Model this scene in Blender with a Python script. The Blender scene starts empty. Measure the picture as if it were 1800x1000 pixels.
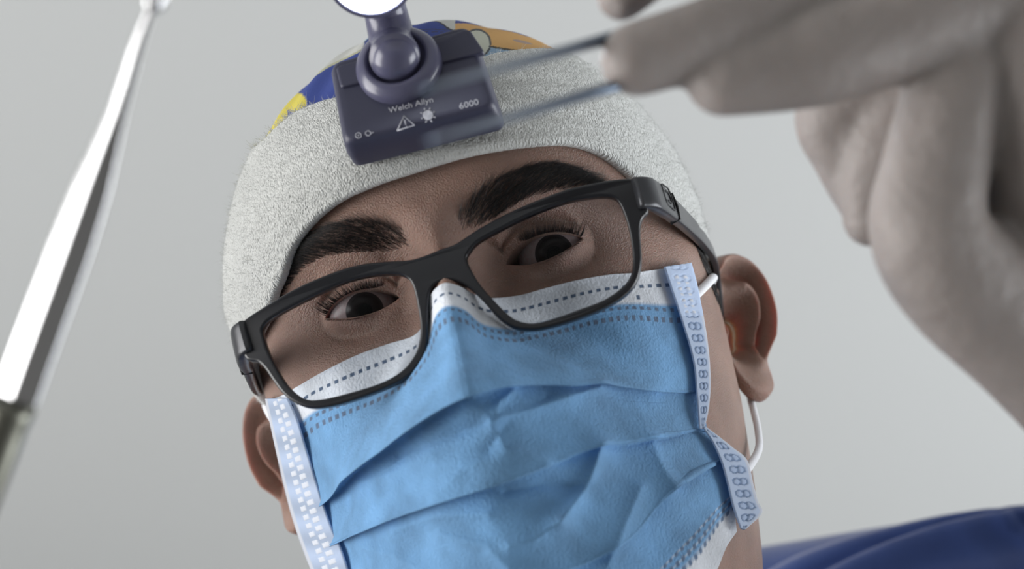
import bpy, math, random
import numpy as np
from mathutils import Matrix, Vector

rng = np.random.default_rng(7)
random.seed(7)
C = bpy.context.scene.collection

# ---------------------------------------------------------------- camera
CAM_LOC = np.array([0.0, 0.0, 1.10])
ELEV = math.radians(50)
FPX = 2700.0
cam = bpy.data.cameras.new('camera')
cam_o = bpy.data.objects.new('camera', cam); C.objects.link(cam_o)
cam_o.location = CAM_LOC
cam_o.rotation_euler = (math.pi / 2 + ELEV, 0, 0)
cam.sensor_width = 36.0
cam.lens = FPX * 36.0 / 1800.0
cam.clip_start = 0.02
cam.dof.use_dof = True
cam.dof.focus_distance = 0.495
APERTURE_M = 0.0068
cam.dof.aperture_fstop = (cam.lens / 1000.0) / APERTURE_M
bpy.context.scene.camera = cam_o

# ---------------------------------------------------------------- world and exposure
sc = bpy.context.scene
sc.view_settings.view_transform = 'Standard'
sc.view_settings.look = 'None'
sc.view_settings.exposure = -0.2
sc.view_settings.gamma = 1.0
w = bpy.data.worlds.new('world'); sc.world = w; w.use_nodes = True
w.node_tree.nodes['Background'].inputs[0].default_value = (0.80, 0.86, 1.0, 1)
w.node_tree.nodes['Background'].inputs[1].default_value = 1.0

# ---------------------------------------------------------------- two added side lights, set at made-up window openings
def area(name, loc, rot, sx, sy, power, col):
    l = bpy.data.lights.new(name, 'AREA'); l.shape = 'RECTANGLE'; l.size = sx; l.size_y = sy
    l.energy = power; l.color = col
    o = bpy.data.objects.new(name, l); C.objects.link(o); o.location = loc; o.rotation_euler = rot
    return o
area('added_light_left', (-2.42, 0.25, 0.92), (0, -math.pi / 2, 0), 1.45, 2.2, 86, (1.0, 0.98, 0.95))
area('added_light_right', (2.42, 1.0, 1.12), (0, math.pi / 2, 0), 1.9, 2.2, 106, (0.95, 0.98, 1.0))

# ---------------------------------------------------------------- frames of reference (millimetres)
def rotx(a): c, s = math.cos(a), math.sin(a); return np.array([[1, 0, 0], [0, c, -s], [0, s, c]])
def roty(a): c, s = math.cos(a), math.sin(a); return np.array([[c, 0, s], [0, 1, 0], [-s, 0, c]])
def rotz(a): c, s = math.cos(a), math.sin(a); return np.array([[c, -s, 0], [s, c, 0], [0, 0, 1]])
CR = rotx(math.pi / 2 + ELEV)
HR = rotz(math.radians(15.76)) @ rotx(math.radians(-14.0)) @ roty(math.radians(-3.46))
HT = np.array([-2.8, -36.6, -554.7])
def c2w(P): return CAM_LOC + (np.asarray(P, float) / 1000.0) @ CR.T
def h2c(P): return np.asarray(P, float) @ HR.T + HT
def c2h(P): return (np.asarray(P, float) - HT) @ HR
def h2w(P): return c2w(h2c(P))
def at(px, py, d):                       # a direction through the lens, d mm deep, in the camera's frame
    px, py, d = np.broadcast_arrays(np.asarray(px, float), np.asarray(py, float), np.asarray(d, float))
    return np.stack([(px - 900) / FPX * d, -(py - 500) / FPX * d, -d], -1)
def proj_h(P):
    c = h2c(P); return 900 + FPX * c[..., 0] / -c[..., 2], 500 - FPX * c[..., 1] / -c[..., 2]
CAM_H = c2h([0, 0, 0])
def ray_h(px, py):
    d = at(px, py, 1.0) @ HR
    return d                             # direction in the head's frame, starts at CAM_H
def on_plane(px, py, z):
    d = ray_h(px, py); k = (z - CAM_H[2]) / d[..., 2]
    return CAM_H + k[..., None] * d

# ---------------------------------------------------------------- mesh helpers
def link(o, parent=None):
    C.objects.link(o)
    if parent is not None: o.parent = parent
    return o
def mk(name, V, F, mat=None, parent=None, smooth=True, loc=None, root=None):
    """one mesh object from world points; root is the top-level object it sits in"""
    V = np.asarray(V, float)
    base = np.array(root.location if root is not None else (loc if loc is not None else V.mean(0)))
    me = bpy.data.meshes.new(name)
    me.from_pydata([], [], []) if False else None
    if isinstance(F, np.ndarray) and F.ndim == 2:
        n = F.shape[1]
        me.vertices.add(len(V)); me.vertices.foreach_set('co', (V - base).astype(np.float32).ravel())
        me.loops.add(F.size); me.loops.foreach_set('vertex_index', F.astype(np.int32).ravel())
        me.polygons.add(len(F)); me.polygons.foreach_set('loop_start', np.arange(0, F.size, n, dtype=np.int32))
        me.update(calc_edges=True); me.validate()
    else:
        me.from_pydata((V - base).tolist(), [], [list(map(int, f)) for f in F])
    me.polygons.foreach_set('use_smooth', [smooth] * len(me.polygons)); me.update()
    if mat:
        for m in (mat if isinstance(mat, (list, tuple)) else [mat]): me.materials.append(m)
    o = bpy.data.objects.new(name, me)
    link(o, parent)
    if root is None: o.location = base
    return o
def empty(name, loc):
    o = bpy.data.objects.new(name, None); o.empty_display_size = .02; o.location = loc; C.objects.link(o); return o
def tag(o, label=None, cat=None, group=None, kind=None):
    if label: o['label'] = label
    if cat: o['category'] = cat
    if group: o['group'] = group
    if kind: o['kind'] = kind
    return o
def quads(nu, nv, wrap=False):
    """faces of a grid of nv rows of nu points"""
    i, j = np.meshgrid(np.arange(nu if wrap else nu - 1), np.arange(nv - 1))
    i = i.ravel(); j = j.ravel(); i2 = (i + 1) % nu
    return np.stack([j * nu + i, j * nu + i2, (j + 1) * nu + i2, (j + 1) * nu + i], 1)
def join(parts):
    V = []; F = []; n = 0
    for v, f in parts:
        V.append(v); F.append(np.asarray(f) + n); n += len(v)
    return np.concatenate(V), np.concatenate(F)
def color_attr(o, col):
    a = o.data.color_attributes.new('pattern', 'FLOAT_COLOR', 'POINT')
    c = np.ones((len(col), 4), np.float32); c[:, :3] = col
    a.data.foreach_set('color', c.ravel())
def spline(P, n, closed=False):
    """Catmull-Rom through P, n points even in arc length"""
    P = np.asarray(P, float); m = len(P)
    if closed: Q = np.concatenate([P[-1:], P, P[:2]])
    else: Q = np.concatenate([2 * P[:1] - P[1:2], P, 2 * P[-1:] - P[-2:-1]])
    seg = m if closed else m - 1; out = []
    for i in range(seg):
        p0, p1, p2, p3 = Q[i], Q[i + 1], Q[i + 2], Q[i + 3]
        t = np.linspace(0, 1, 24, endpoint=False)[:, None]
        out.append(.5 * (2 * p1 + (p2 - p0) * t + (2 * p0 - 5 * p1 + 4 * p2 - p3) * t * t + (3 * p1 - p0 - 3 * p2 + p3) * t ** 3))
    out = np.concatenate(out + ([P[:1]] if closed else [P[-1:]]))
    s = np.concatenate([[0], np.cumsum(np.linalg.norm(np.diff(out, axis=0), axis=1))]); s /= s[-1]
    u = np.linspace(0, 1, n + 1)[:-1] if closed else np.linspace(0, 1, n)
    return np.stack([np.interp(u, s, out[:, k]) for k in range(P.shape[1])], 1)
def tube(P, R, ns=12, cap=True, flat=None, up=None):
    """swept round tube (or ellipse, flat = ratio) through points P with radii R"""
    P = np.asarray(P, float); n = len(P); R = np.broadcast_to(R, (n,))
    T = np.gradient(P, axis=0); T /= np.linalg.norm(T, axis=1)[:, None] + 1e-12
    a = np.array([0, 0, 1.0]) if up is None else np.asarray(up, float)
    if abs(T[0] @ a) > .9: a = np.array([1.0, 0, 0])
    V = []; N = a
    ang = np.linspace(0, 2 * math.pi, ns, endpoint=False)
    for i in range(n):
        N = N - (N @ T[i]) * T[i]; N /= np.linalg.norm(N); B = np.cross(T[i], N)
        V.append(P[i] + R[i] * (np.cos(ang)[:, None] * N * (flat or 1) + np.sin(ang)[:, None] * B))
    V = np.concatenate(V); F = quads(ns, n, True)
    if cap:
        V = np.concatenate([V, P[:1], P[-1:]]); c0 = n * ns; c1 = c0 + 1
        k = np.arange(ns); k2 = (k + 1) % ns
        F = np.concatenate([F, np.stack([k2, k, np.full(ns, c0), np.full(ns, c0)], 1), np.stack([(n - 1) * ns + k, (n - 1) * ns + k2, np.full(ns, c1), np.full(ns, c1)], 1)])
    return V, F
def tolist(F):
    return [list(dict.fromkeys(f)) for f in np.asarray(F).tolist()]
def mkl(name, V, F, **k): return mk(name, V, tolist(F), **k)

# ---------------------------------------------------------------- materials
def mat(name, col, rough=.6, metal=0, bump=0, bscale=200, var=0, vscale=30, spec=.5, sss=0, sssr=(.01, .004, .002), coat=0, attr=False, em=None, ems=0, sheen=0, bdist=.001, trans=0, tcol=None):
    m = bpy.data.materials.new(name); m.use_nodes = True; nt = m.node_tree; N = nt.nodes; L = nt.links
    b = N['Principled BSDF']; b.inputs['Roughness'].default_value = rough; b.inputs['Metallic'].default_value = metal
    b.inputs['Specular IOR Level'].default_value = spec
    b.inputs['Base Color'].default_value = (*col, 1)
    tc = N.new('ShaderNodeTexCoord')
    src = None
    if attr:
        a = N.new('ShaderNodeVertexColor'); a.layer_name = 'pattern'; src = a.outputs['Color']
    if var:
        n = N.new('ShaderNodeTexNoise'); n.inputs['Scale'].default_value = vscale; n.inputs['Detail'].default_value = 5
        L.new(tc.outputs['Object'], n.inputs['Vector'])
        mr = N.new('ShaderNodeMapRange'); mr.inputs['From Min'].default_value = .3; mr.inputs['From Max'].default_value = .7
        mr.inputs['To Min'].default_value = 1 - var; mr.inputs['To Max'].default_value = 1 + var
        L.new(n.outputs['Fac'], mr.inputs['Value'])
        mx = N.new('ShaderNodeMix'); mx.data_type = 'RGBA'; mx.blend_type = 'MULTIPLY'; mx.inputs[0].default_value = 1
        if src: L.new(src, mx.inputs[6])
        else: mx.inputs[6].default_value = (*col, 1)
        L.new(mr.outputs[0], mx.inputs[7]); src = mx.outputs[2]
    if src: L.new(src, b.inputs['Base Color'])
    if bump:
        n = N.new('ShaderNodeTexNoise'); n.inputs['Scale'].default_value = bscale; n.inputs['Detail'].default_value = 4
        L.new(tc.outputs['Object'], n.inputs['Vector'])
        bp = N.new('ShaderNodeBump'); bp.inputs['Strength'].default_value = bump; bp.inputs['Distance'].default_value = bdist
        L.new(n.outputs['Fac'], bp.inputs['Height']); L.new(bp.outputs[0], b.inputs['Normal'])
    if sss:
        b.inputs['Subsurface Weight'].default_value = sss; b.inputs['Subsurface Radius'].default_value = sssr; b.inputs['Subsurface Scale'].default_value = 1
    b.inputs['Coat Weight'].default_value = coat
    b.inputs['Sheen Weight'].default_value = sheen
    if em: b.inputs['Emission Color'].default_value = (*em, 1); b.inputs['Emission Strength'].default_value = ems
    if trans:
        out = N['Material Output']; t = N.new('ShaderNodeBsdfTranslucent'); ms = N.new('ShaderNodeMixShader'); ms.inputs[0].default_value = trans
        if tcol: t.inputs[0].default_value = (*tcol, 1)
        elif src: L.new(src, t.inputs[0])
        else: t.inputs[0].default_value = (*col, 1)
        L.new(b.outputs[0], ms.inputs[1]); L.new(t.outputs[0], ms.inputs[2]); L.new(ms.outputs[0], out.inputs['Surface'])
    return m

M = {}
M['skin'] = mat('skin', (.315, .193, .15), rough=.40, bump=.9, bscale=1900, bdist=.0008, var=.14, vscale=60, spec=.55, sss=.30, sssr=(.006, .0014, .0007))
M['hair'] = mat('hair', (.012, .010, .010), rough=.4, spec=.6)
M['ceiling'] = mat('ceiling', (.53, .54, .535), rough=.9)
M['wall'] = mat('wall', (.5, .5, .49), rough=.9)
M['floor'] = mat('floor', (.15, .145, .14), rough=.6, var=.1, vscale=3)
M['frame_white'] = mat('frame_white', (.8, .8, .8), rough=.4)
M['glasses'] = mat('glasses', (.010, .011, .015), rough=.30, spec=.55)
M['temple'] = mat('temple', (.05, .052, .058), rough=.32, metal=.35)
M['line'] = mat('line', (.005, .005, .006), rough=.5)
M['mask'] = mat('mask', (.3, .55, .8), rough=.85, bump=.8, bscale=1100, bdist=.0006, var=.24, vscale=70, attr=True, trans=.10, sheen=.1)
M['binding'] = mat('binding', (.6, .7, .85), rough=.8, bump=.5, bscale=700, bdist=.0004, attr=True, trans=.35)
M['cord'] = mat('cord', (.85, .86, .9), rough=.8, bump=.3, bscale=900)
M['glove'] = mat('glove', (.32, .285, .27), rough=.55, bump=.5, bscale=60, bdist=.005, var=.08, sss=.3, sssr=(.006, .003, .002))
M['steel'] = mat('steel', (.62, .62, .63), rough=.18, metal=1)
M['steel_dark'] = mat('steel_dark', (.20, .20, .17), rough=.35, metal=1)
M['tweezer'] = mat('tweezer', (.16, .20, .26), rough=.3, metal=.8)
M['scrub'] = mat('scrub', (.028, .065, .24), rough=.85, bump=.4, bscale=500, bdist=.0005, var=.12, vscale=25, sheen=.3)
M['housing'] = mat('housing', (.05, .052, .09), rough=.42, spec=.5, bump=.15, bscale=1500, bdist=.0002)
M['boss'] = mat('boss', (.10, .10, .165), rough=.25, spec=.6)  # lightened towards violet, the lamp's glare put into the colour
M['print'] = mat('print', (.55, .56, .62), rough=.6)
M['lamp_glow'] = mat('lamp_glow', (1, 1, 1), em=(.86, .92, 1.0), ems=60)

# ================================================================ the room
def box(x0, x1, y0, y1, z0, z1):
    V = np.array([[x, y, z] for z in (z0, z1) for y in (y0, y1) for x in (x0, x1)], float)
    F = np.array([[0, 2, 3, 1], [4, 5, 7, 6], [0, 1, 5, 4], [2, 6, 7, 3], [0, 4, 6, 2], [1, 3, 7, 5]])
    return V, F
def struct(name, parts, m, parent=None):
    V, F = join(parts); o = mk(name, V, F, m, smooth=False, parent=parent, root=parent); o['kind'] = 'structure'; return o
RX, RY0, RY1, RZ = 2.5, -2.0, 4.0, 2.8
struct('floor', [box(-RX, RX, RY0, RY1, -.1, 0)], M['floor'])
struct('ceiling', [box(-RX, RX, RY0, RY1, RZ, RZ + .1)], M['ceiling'])
struct('wall_back', [box(-RX, RX, RY1, RY1 + .1, 0, RZ)], M['wall'])
struct('wall_front', [box(-RX, RX, RY0 - .1, RY0, 0, RZ)], M['wall'])
for sx, nm in ((-1, 'wall_left'), (1, 'wall_right')):
    xa, xb = sorted((sx * RX, sx * (RX + .1)))
    y0, y1, z0, z1 = (-.95 if sx < 0 else -.15), (1.35 if sx < 0 else 2.15), .12, (1.7 if sx < 0 else 2.12)
    struct(nm, [box(xa, xb, RY0, y0, 0, RZ), box(xa, xb, y1, RY1, 0, RZ), box(xa, xb, y0, y1, 0, z0), box(xa, xb, y0, y1, z1, RZ)], M['wall'])
    t = .05
    struct('added_window_1' if sx < 0 else 'added_window_2', [box(xa, xb, y0, y0 + t, z0, z1), box(xa, xb, y1 - t, y1, z0, z1), box(xa, xb, y0 + t, y1 - t, z0, z0 + t), box(xa, xb, y0 + t, y1 - t, z1 - t, z1)], M['frame_white'])  # unseen frames, added with their openings to carry the side lights

# ================================================================ the head's shape
YT = np.array([-330, -260, -200, -150, -120, -105, -95, -85, -60, -30, 0, 20, 40, 60, 80, 100, 115, 125, 132])
WT = np.array([64, 62, 59, 59, 62, 64.5, 67, 70, 75, 79.5, 82, 82, 81, 81, 77, 67, 53, 37, 3])
DT = np.array([-50, -20, 10, 30, 48, 74, 90, 95, 93, 90, 90, 93, 98, 101, 97, 82, 63, 43, 3])
BT = np.array([150, 125, 105, 90, 84, 82, 82, 82, 86, 94, 98, 100, 100, 98, 93, 80, 62, 44, 3])
NT = np.array([2, 2, 2, 2, 2, 2, 2, 2, 2.03, 2.08, 2.14, 2.2, 2.25, 2.25, 2.2, 2.1, 2, 2, 2])
def ips(y, T):
    a = np.interp(y, YT, T); b = np.interp(y - 4, YT, T); c = np.interp(y + 4, YT, T)
    return (a * 2 + b + c) / 4
def g(u, s): return np.exp(-.5 * (u / s) ** 2)
EYE = {-1: (-31.0, 23.2), 1: (32.6, 23.6)}
EZ, ER = 70.6, 12.0
def eye_curves(x, s):
    """lower and upper lid lines over head x for the eye on side s"""
    ex, ey = EYE[s]; xin, xout = 17.5, 42.6
    u = (np.abs(x) - xin) / (xout - xin)
    v = np.clip(u, 0, 1)
    yc = ey + (-2.0 + 1.8 * v)
    up = yc + 4.9 * np.sin(math.pi * v ** .85) ** .75
    lo = yc - 3.6 * np.sin(math.pi * v ** 1.1) ** .8
    b = np.clip(np.where(u < 0, -u, np.where(u > 1, u - 1, 0)) * 3.2, 0, 1)
    return lo * (1 - b) + (ey - 2.5) * b, up * (1 - b) + (ey + 2.5) * b, u
def disp(x, y):
    ax = np.abs(x); d = 0 * x
    d = d - 11.5 * g(ax - 32, 13) * g(y - 24, 8.5)
    d = d - 6.0 * g(ax - 14, 5) * g(y - 22, 9)
    d = d + 3.6 * g(ax - 30, 17) * g(y - 42, 5.5)
    d = d + 1.8 * g(x, 12) * g(y - 40, 7)
    A = np.interp(y, [-48, -38, -33, -27, -18, -5, 10, 22, 32, 45], [0, 3, 22, 31, 32, 25, 17, 10, 6, 0])
    sg = np.interp(y, [-40, -25, -5, 20, 35], [10, 8.5, 7.2, 6.5, 9])
    d = d + A * g(x, sg)
    d = d + 9 * g(ax - 13, 5) * g(y + 26, 6)
    d = d + 3.0 * g(ax - 52, 13) * g(y + 2, 12)
    d = d + 5 * g(x, 20) * g(y + 58, 12) + 2 * g(x, 14) * g(y + 52, 3) + 2.5 * g(x, 12) * g(y + 64, 4)
    return d
def face_z(x, y):
    W = ips(y, WT); D = ips(y, DT); n = ips(y, NT)
    q = np.clip(np.abs(x) / W, 0, .985)
    z = D * (1 - q ** n) ** (1 / n)
    over = np.maximum(np.abs(x) / W - .985, 0)
    return z + disp(x, y) - over * W * 6
def lid_z(x, y):
    """skin with the lids rounded over the eyeballs"""
    z = face_z(x, y)
    for s in (-1, 1):
        ex, ey = EYE[s]
        r2 = (x - ex) ** 2 + (y - ey) ** 2
        zl = EZ + np.sqrt(np.maximum(13.3 ** 2 - r2, 0))
        k = 4.0
        zl = np.where(r2 < 13.2 ** 2, zl, -50)
        h = np.clip(.5 + .5 * (zl - z) / k, 0, 1)
        z = z * (1 - h) + zl * h + k * h * (1 - h)
        lo, up, u = eye_curves(x, s)
        on = np.clip((u + .25) * 4, 0, 1) * np.clip((1.10 - u) * 5, 0, 1) * (np.sign(x) == s)
        z = z - on * 2.4 * g(y - (up + 4.6), .8) + on * 1.5 * g(y - (up + 7.2), 2.0)
        z = z - on * .9 * g(y - (lo - 5.5 + 1.5 * (u - .5)), 1.0) + on * .5 * g(y - (lo - 2.2), 1.2)
        z = z - on * .5 * g(y - (lo - 9 + 3 * u), 1.2)
    return z

def build_head():
    ph_f = np.linspace(-90, 90, 381)
    ph_b = np.linspace(90, 270, 62)[1:-1]
    ph = np.radians(np.concatenate([ph_f, ph_b])); nf = len(ph_f)
    y = np.concatenate([np.arange(-330, -60, 6.0), np.arange(-60, 2, 1.5), np.arange(2, 48, .5), np.arange(48, 80, 1.5), np.arange(80, 132, 2.5), [131.9]])
    # rows that fall on the lid lines
    X = np.zeros((len(y), len(ph))); Y = np.repeat(y[:, None], len(ph), 1); Z = X.copy()
    n = ips(Y, NT); W = ips(Y, WT)
    s_, c_ = np.sin(ph)[None], np.cos(ph)[None]
    X = W * np.sign(s_) * np.abs(s_) ** (2 / n)
    front = np.zeros_like(X, bool); front[:, :nf] = True
    inside = np.zeros_like(X)
    Yn = Y.copy()
    rim = np.zeros_like(X)
    for s in (-1, 1):
        ex, ey = EYE[s]
        lo, up, u = eye_curves(X, s)
        ks = front & (np.sign(X) == s) & (np.abs(X) > 4) & (Y > 4) & (Y < 46)
        Lb = y[np.argmin(np.abs(y - (ey - 2.5)))]; Ub = y[np.argmin(np.abs(y - (ey + 2.5)))]
        f = np.clip((np.abs(X) - 4) / 6, 0, 1)
        lo = Lb + (lo - Lb) * f; up = Ub + (up - Ub) * f
        a = np.where(Y <= Lb, 4 + (Y - 4) * (lo - 4) / (Lb - 4), np.where(Y <= Ub, lo + (Y - Lb) * (up - lo) / (Ub - Lb), up + (Y - Ub) * (46 - up) / (46 - Ub)))
        Yn = np.where(ks, a, Yn)
        ins = ks & (Y > Lb + .01) & (Y < Ub - .01) & (u > .0) & (u < 1)
        inside = np.where(ins, np.clip((up - lo) / 1.5, 0, 1), inside)
        near = ins & ((Y < Lb + .6) | (Y > Ub - .6))
        rim = np.where(near, 1, rim)
    Zf = lid_z(X, Yn)
    # lateral walls: keep the superellipse exactly where the profile is vertical
    Z = ips(Yn, DT) * np.abs(c_) ** (2 / n) + (Zf - face_z(X, Yn)) + disp(X, Yn) * np.clip(np.abs(c_) * 4, 0, 1)
    zin = 0
    for s in (-1, 1):
        ex, ey = EYE[s]
        r2 = (X - ex) ** 2 + (Yn - ey) ** 2
        zb = EZ + np.sqrt(np.maximum(11.9 ** 2 - r2, 0))
        sel = (inside > 0) & (np.sign(X) == s)
        Z = np.where(sel & (rim > 0), Z * (1 - inside) + (zb - .4) * inside, Z)
        Z = np.where(sel & (rim == 0), Z * (1 - inside) + (zb - 4) * inside, Z)
    back = ~front
    Z = np.where(back, -ips(Y, BT) * np.abs(c_) ** (2 / n), Z)
    Yn = np.where(back, Y, Yn)
    # the jaw climbs towards the ears and the neck leans back
    V = np.stack([X, Yn, Z], -1).reshape(-1, 3)
    # keep the skull inside the cap
    c = np.array([-1.2, 31.8, 2.9]); r = np.array([87.1, 103.4, 110.1]) * .965
    q = (V - c) / r; L = np.linalg.norm(q, axis=1); m = (L > 1) & (V[:, 1] > 48)
    V[m] = c + q[m] / L[m][:, None] * r
    V = V + 0
    F = quads(len(ph), len(y), True)
    # crown
    top = (len(y) - 1) * len(ph) + np.arange(len(ph))
    return V, F

def build_ear(s):
    """shell of the outer ear, front and back, in the head's frame"""
    nr, nt = 46, 128
    th = np.linspace(0, 2 * math.pi, nt, endpoint=False)
    rho = np.linspace(0, 1, nr)
    # outline around its centre, (a) outward/back and (b) up
    OUT = np.array([(16, 0), (16.5, 10), (14.5, 20), (8.5, 28), (-1, 31), (-10, 27.5), (-15.5, 18), (-16, 6), (-15, -6), (-15, -17), (-13, -25), (-8, -33), (0, -36), (6.5, -33), (8.5, -27), (8.5, -21), (12, -12)], float)
    O = spline(OUT, nt, True) * [.92, .87]
    B0 = 2.0
    A = O[:, 0][None] * rho[:, None]; B = O[:, 1][None] * rho[:, None]
    up = np.clip((B + 16) / 8, 0, 1)                       # 0 in the lobe
    backw = np.clip((A + 9) / 8, 0, 1); topw = np.clip((B - 12) / 8, 0, 1)
    rimw = np.maximum(backw, topw)
    R = rho[:, None] + 0 * A
    h = 5.6 * np.exp(-((R - .90) / .085) ** 2) * rimw * up  # helix
    h -= 3.6 * np.exp(-((R - .72) / .10) ** 2) * rimw * up  # scapha
    anti = np.exp(-((R - .50) / .11) ** 2) * np.clip((A + 4) / 6, 0, 1) * up
    h += 5.0 * anti * np.clip((24 - B) / 10, 0, 1)
    conc = np.exp(-((np.hypot((A + 3) / 9.5, (B + 2) / 11.5)) ** 3))
    h -= 12.0 * conc
    h += 5.5 * np.exp(-((A + 12) / 3.2) ** 2 - ((B + 4) / 5) ** 2)      # tragus
    h += 3.0 * np.exp(-((A - 2) / 4) ** 2 - ((B + 17) / 3.5) ** 2)      # antitragus
    h += 2.8 * np.exp(-((A + 6) / 8) ** 2 - ((B - 5) / 2.4) ** 2) * (A < 4)   # crus of the helix
    h += 3.2 * np.exp(-((A + 1) / 9) ** 2 - ((B + 27) / 7) ** 2)
    edge = np.clip((R - .93) / .07, 0, 1)
    h -= 3.0 * edge ** 2
    hb = -3.2 + .35 * h - 5.0 * conc * .6
    hb = np.where(R > .97, np.minimum(h - .6, hb + 1.5), hb)
    P = []
    for H in (h, hb):
        P.append(np.stack([A, B, H], -1))
    fr = P[0]; bk = P[1][::-1]
    G = np.concatenate([fr, bk], 0)
    Q = quads(nt, 2 * nr, True)
    A, B, H = G[..., 0], G[..., 1], G[..., 2]
    fl = math.radians(40)
    ea = np.array([math.sin(fl), -.06, -math.cos(fl)]); eb = np.array([-.10 + .16, 1, -.16]); eb /= np.linalg.norm(eb)
    en = np.cross(eb, -ea); en /= np.linalg.norm(en)
    if en[0] < 0: en = -en
    Hc = H + .006 * A * A
    W_ = np.array([84.5, 1.5, -9.0]) + (A[..., None] + 8) * ea + B[..., None] * eb + Hc[..., None] * en
    V = W_.reshape(-1, 3)
    if s < 0:
        V = V * [-1, 1, 1]; Q = Q[:, ::-1]
    return V, Q

Vh, Fh = build_head()
head_n = len(Vh)
ears = [build_ear(1), build_ear(-1)]

# ---------------------------------------------------------------- forearm and wrist that carry the glove, neck root and torso core (camera frame, mm)
def chain(pts, rads, n=10, ns=20):
    P = spline(pts, n * (len(pts) - 1) + 1); s = np.linspace(0, 1, len(pts))
    R = np.interp(np.linspace(0, 1, len(P)), s, rads)
    # round ends
    T0 = P[1] - P[0]; T0 /= np.linalg.norm(T0); T1 = P[-1] - P[-2]; T1 /= np.linalg.norm(T1)
    e = np.radians([80, 60, 40, 20])
    P0 = [P[0] - T0 * R[0] * math.sin(a) for a in e]; R0 = [R[0] * math.cos(a) for a in e]
    P1 = [P[-1] + T1 * R[-1] * math.sin(a) for a in e[::-1]]; R1 = [R[-1] * math.cos(a) for a in e[::-1]]
    return tube(np.concatenate([P0, P, P1]), np.concatenate([R0, R, R1]), ns)
SHOULDER = np.array([235, -165, -720.]); ELBOW = np.array([420, -235, -540.]); WRIST = np.array([185, -62, -405.])
parts_w = [(h2w(Vh), Fh)] + [(h2w(v), f) for v, f in ears]
arm = chain([SHOULDER, (SHOULDER + ELBOW) / 2, ELBOW, (ELBOW * .6 + WRIST * .4), WRIST], [50, 44, 38, 36, 26], ns=32)
parts_w.append((c2w(arm[0]), arm[1]))
Vb, Fb = join(parts_w)
person_loc = h2w([0, 0, 0])
person = mkl('person', Vb, Fb, mat=M['skin'], loc=person_loc)
tag(person, 'person in patterned surgical cap and blue scrubs leaning over and looking down', 'person')

# ================================================================ eyes
def build_eye(s):
    ex, ey = EYE[s]
    c = np.array([ex, ey, EZ])
    look = CAM_H - c; look /= np.linalg.norm(look)
    n1, n2 = 64, 128
    th = np.concatenate([np.linspace(0, math.radians(40), 90), np.linspace(math.radians(40), math.pi, 40)[1:]])
    ph = np.linspace(0, 2 * math.pi, 96, endpoint=False)
    a = np.cross([0, 1, 0], look); a /= np.linalg.norm(a); b = np.cross(look, a)
    T, P = np.meshgrid(th, ph, indexing='ij')
    r = ER + .7 * np.exp(-(np.degrees(T) / 24) ** 4)
    D = np.cos(T)[..., None] * look + np.sin(T)[..., None] * (np.cos(P)[..., None] * a + np.sin(P)[..., None] * b)
    V = (c + r[..., None] * D).reshape(-1, 3)
    F = quads(len(ph), len(th), True)[:, ::-1]
    deg = np.degrees(T).ravel(); P = P.ravel()
    col = np.zeros((len(deg), 3)); col[:] = (.25, .23, .23)  # eye whites greyed: shade of the sockets put into the colour
    vein = .06 * rng.random(len(deg)); col[:, 1] -= vein; col[:, 2] -= vein
    ir = deg < 28
    k = (np.sin(P * 37) * .3 + np.sin(P * 61 + 1) * .3 + 1)[:, None]
    col[ir] = (np.array([.010, .008, .008]) * k)[ir]
    col[(deg > 25) & (deg < 30)] = (.02, .017, .018)
    col[deg < 11] = (.002, .002, .002)
    o = mkl('eyeball', h2w(V), F, mat=M['eye'], parent=person, root=person)
    # a simple low sphere keeps vertex order, so colour by order is safe
    color_attr(o, col)
M['eye'] = mat('eye', (.5, .5, .5), rough=.22, spec=.12, attr=True, coat=0)
for s in (-1, 1): build_eye(s)

# ================================================================ strands
def strands(roots, dirs, lens, rad, bend, seg=5):
    """thin tapered three sided hairs; all arguments in head mm, arrays of n"""
    n = len(roots); t = np.linspace(0, 1, seg + 1)
    P = roots[:, None] + dirs[:, None] * (lens[:, None, None] * t[None, :, None]) + bend[:, None] * (t ** 2)[None, :, None]
    T = np.gradient(P, axis=1); T /= np.linalg.norm(T, axis=2)[..., None]
    ref = rng.normal(size=(n, 1, 3)); Nn = np.cross(T, ref); Nn /= np.linalg.norm(Nn, axis=2)[..., None]; Bn = np.cross(T, Nn)
    R = (rad * (1 - .85 * t))[None, :, None]
    ring = []
    for k in range(3):
        a = 2 * math.pi * k / 3; ring.append(P + R * (math.cos(a) * Nn + math.sin(a) * Bn))
    V = np.stack(ring, 2)                                   # n, seg+1, 3, 3
    idx = np.arange(n * (seg + 1) * 3).reshape(n, seg + 1, 3)
    F = []
    for k in range(3):
        k2 = (k + 1) % 3
        F.append(np.stack([idx[:, :-1, k], idx[:, :-1, k2], idx[:, 1:, k2], idx[:, 1:, k]], -1).reshape(-1, 4))
    return V.reshape(-1, 3), np.concatenate(F)
def norm(v): return v / np.linalg.norm(v, axis=-1)[..., None]

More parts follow.
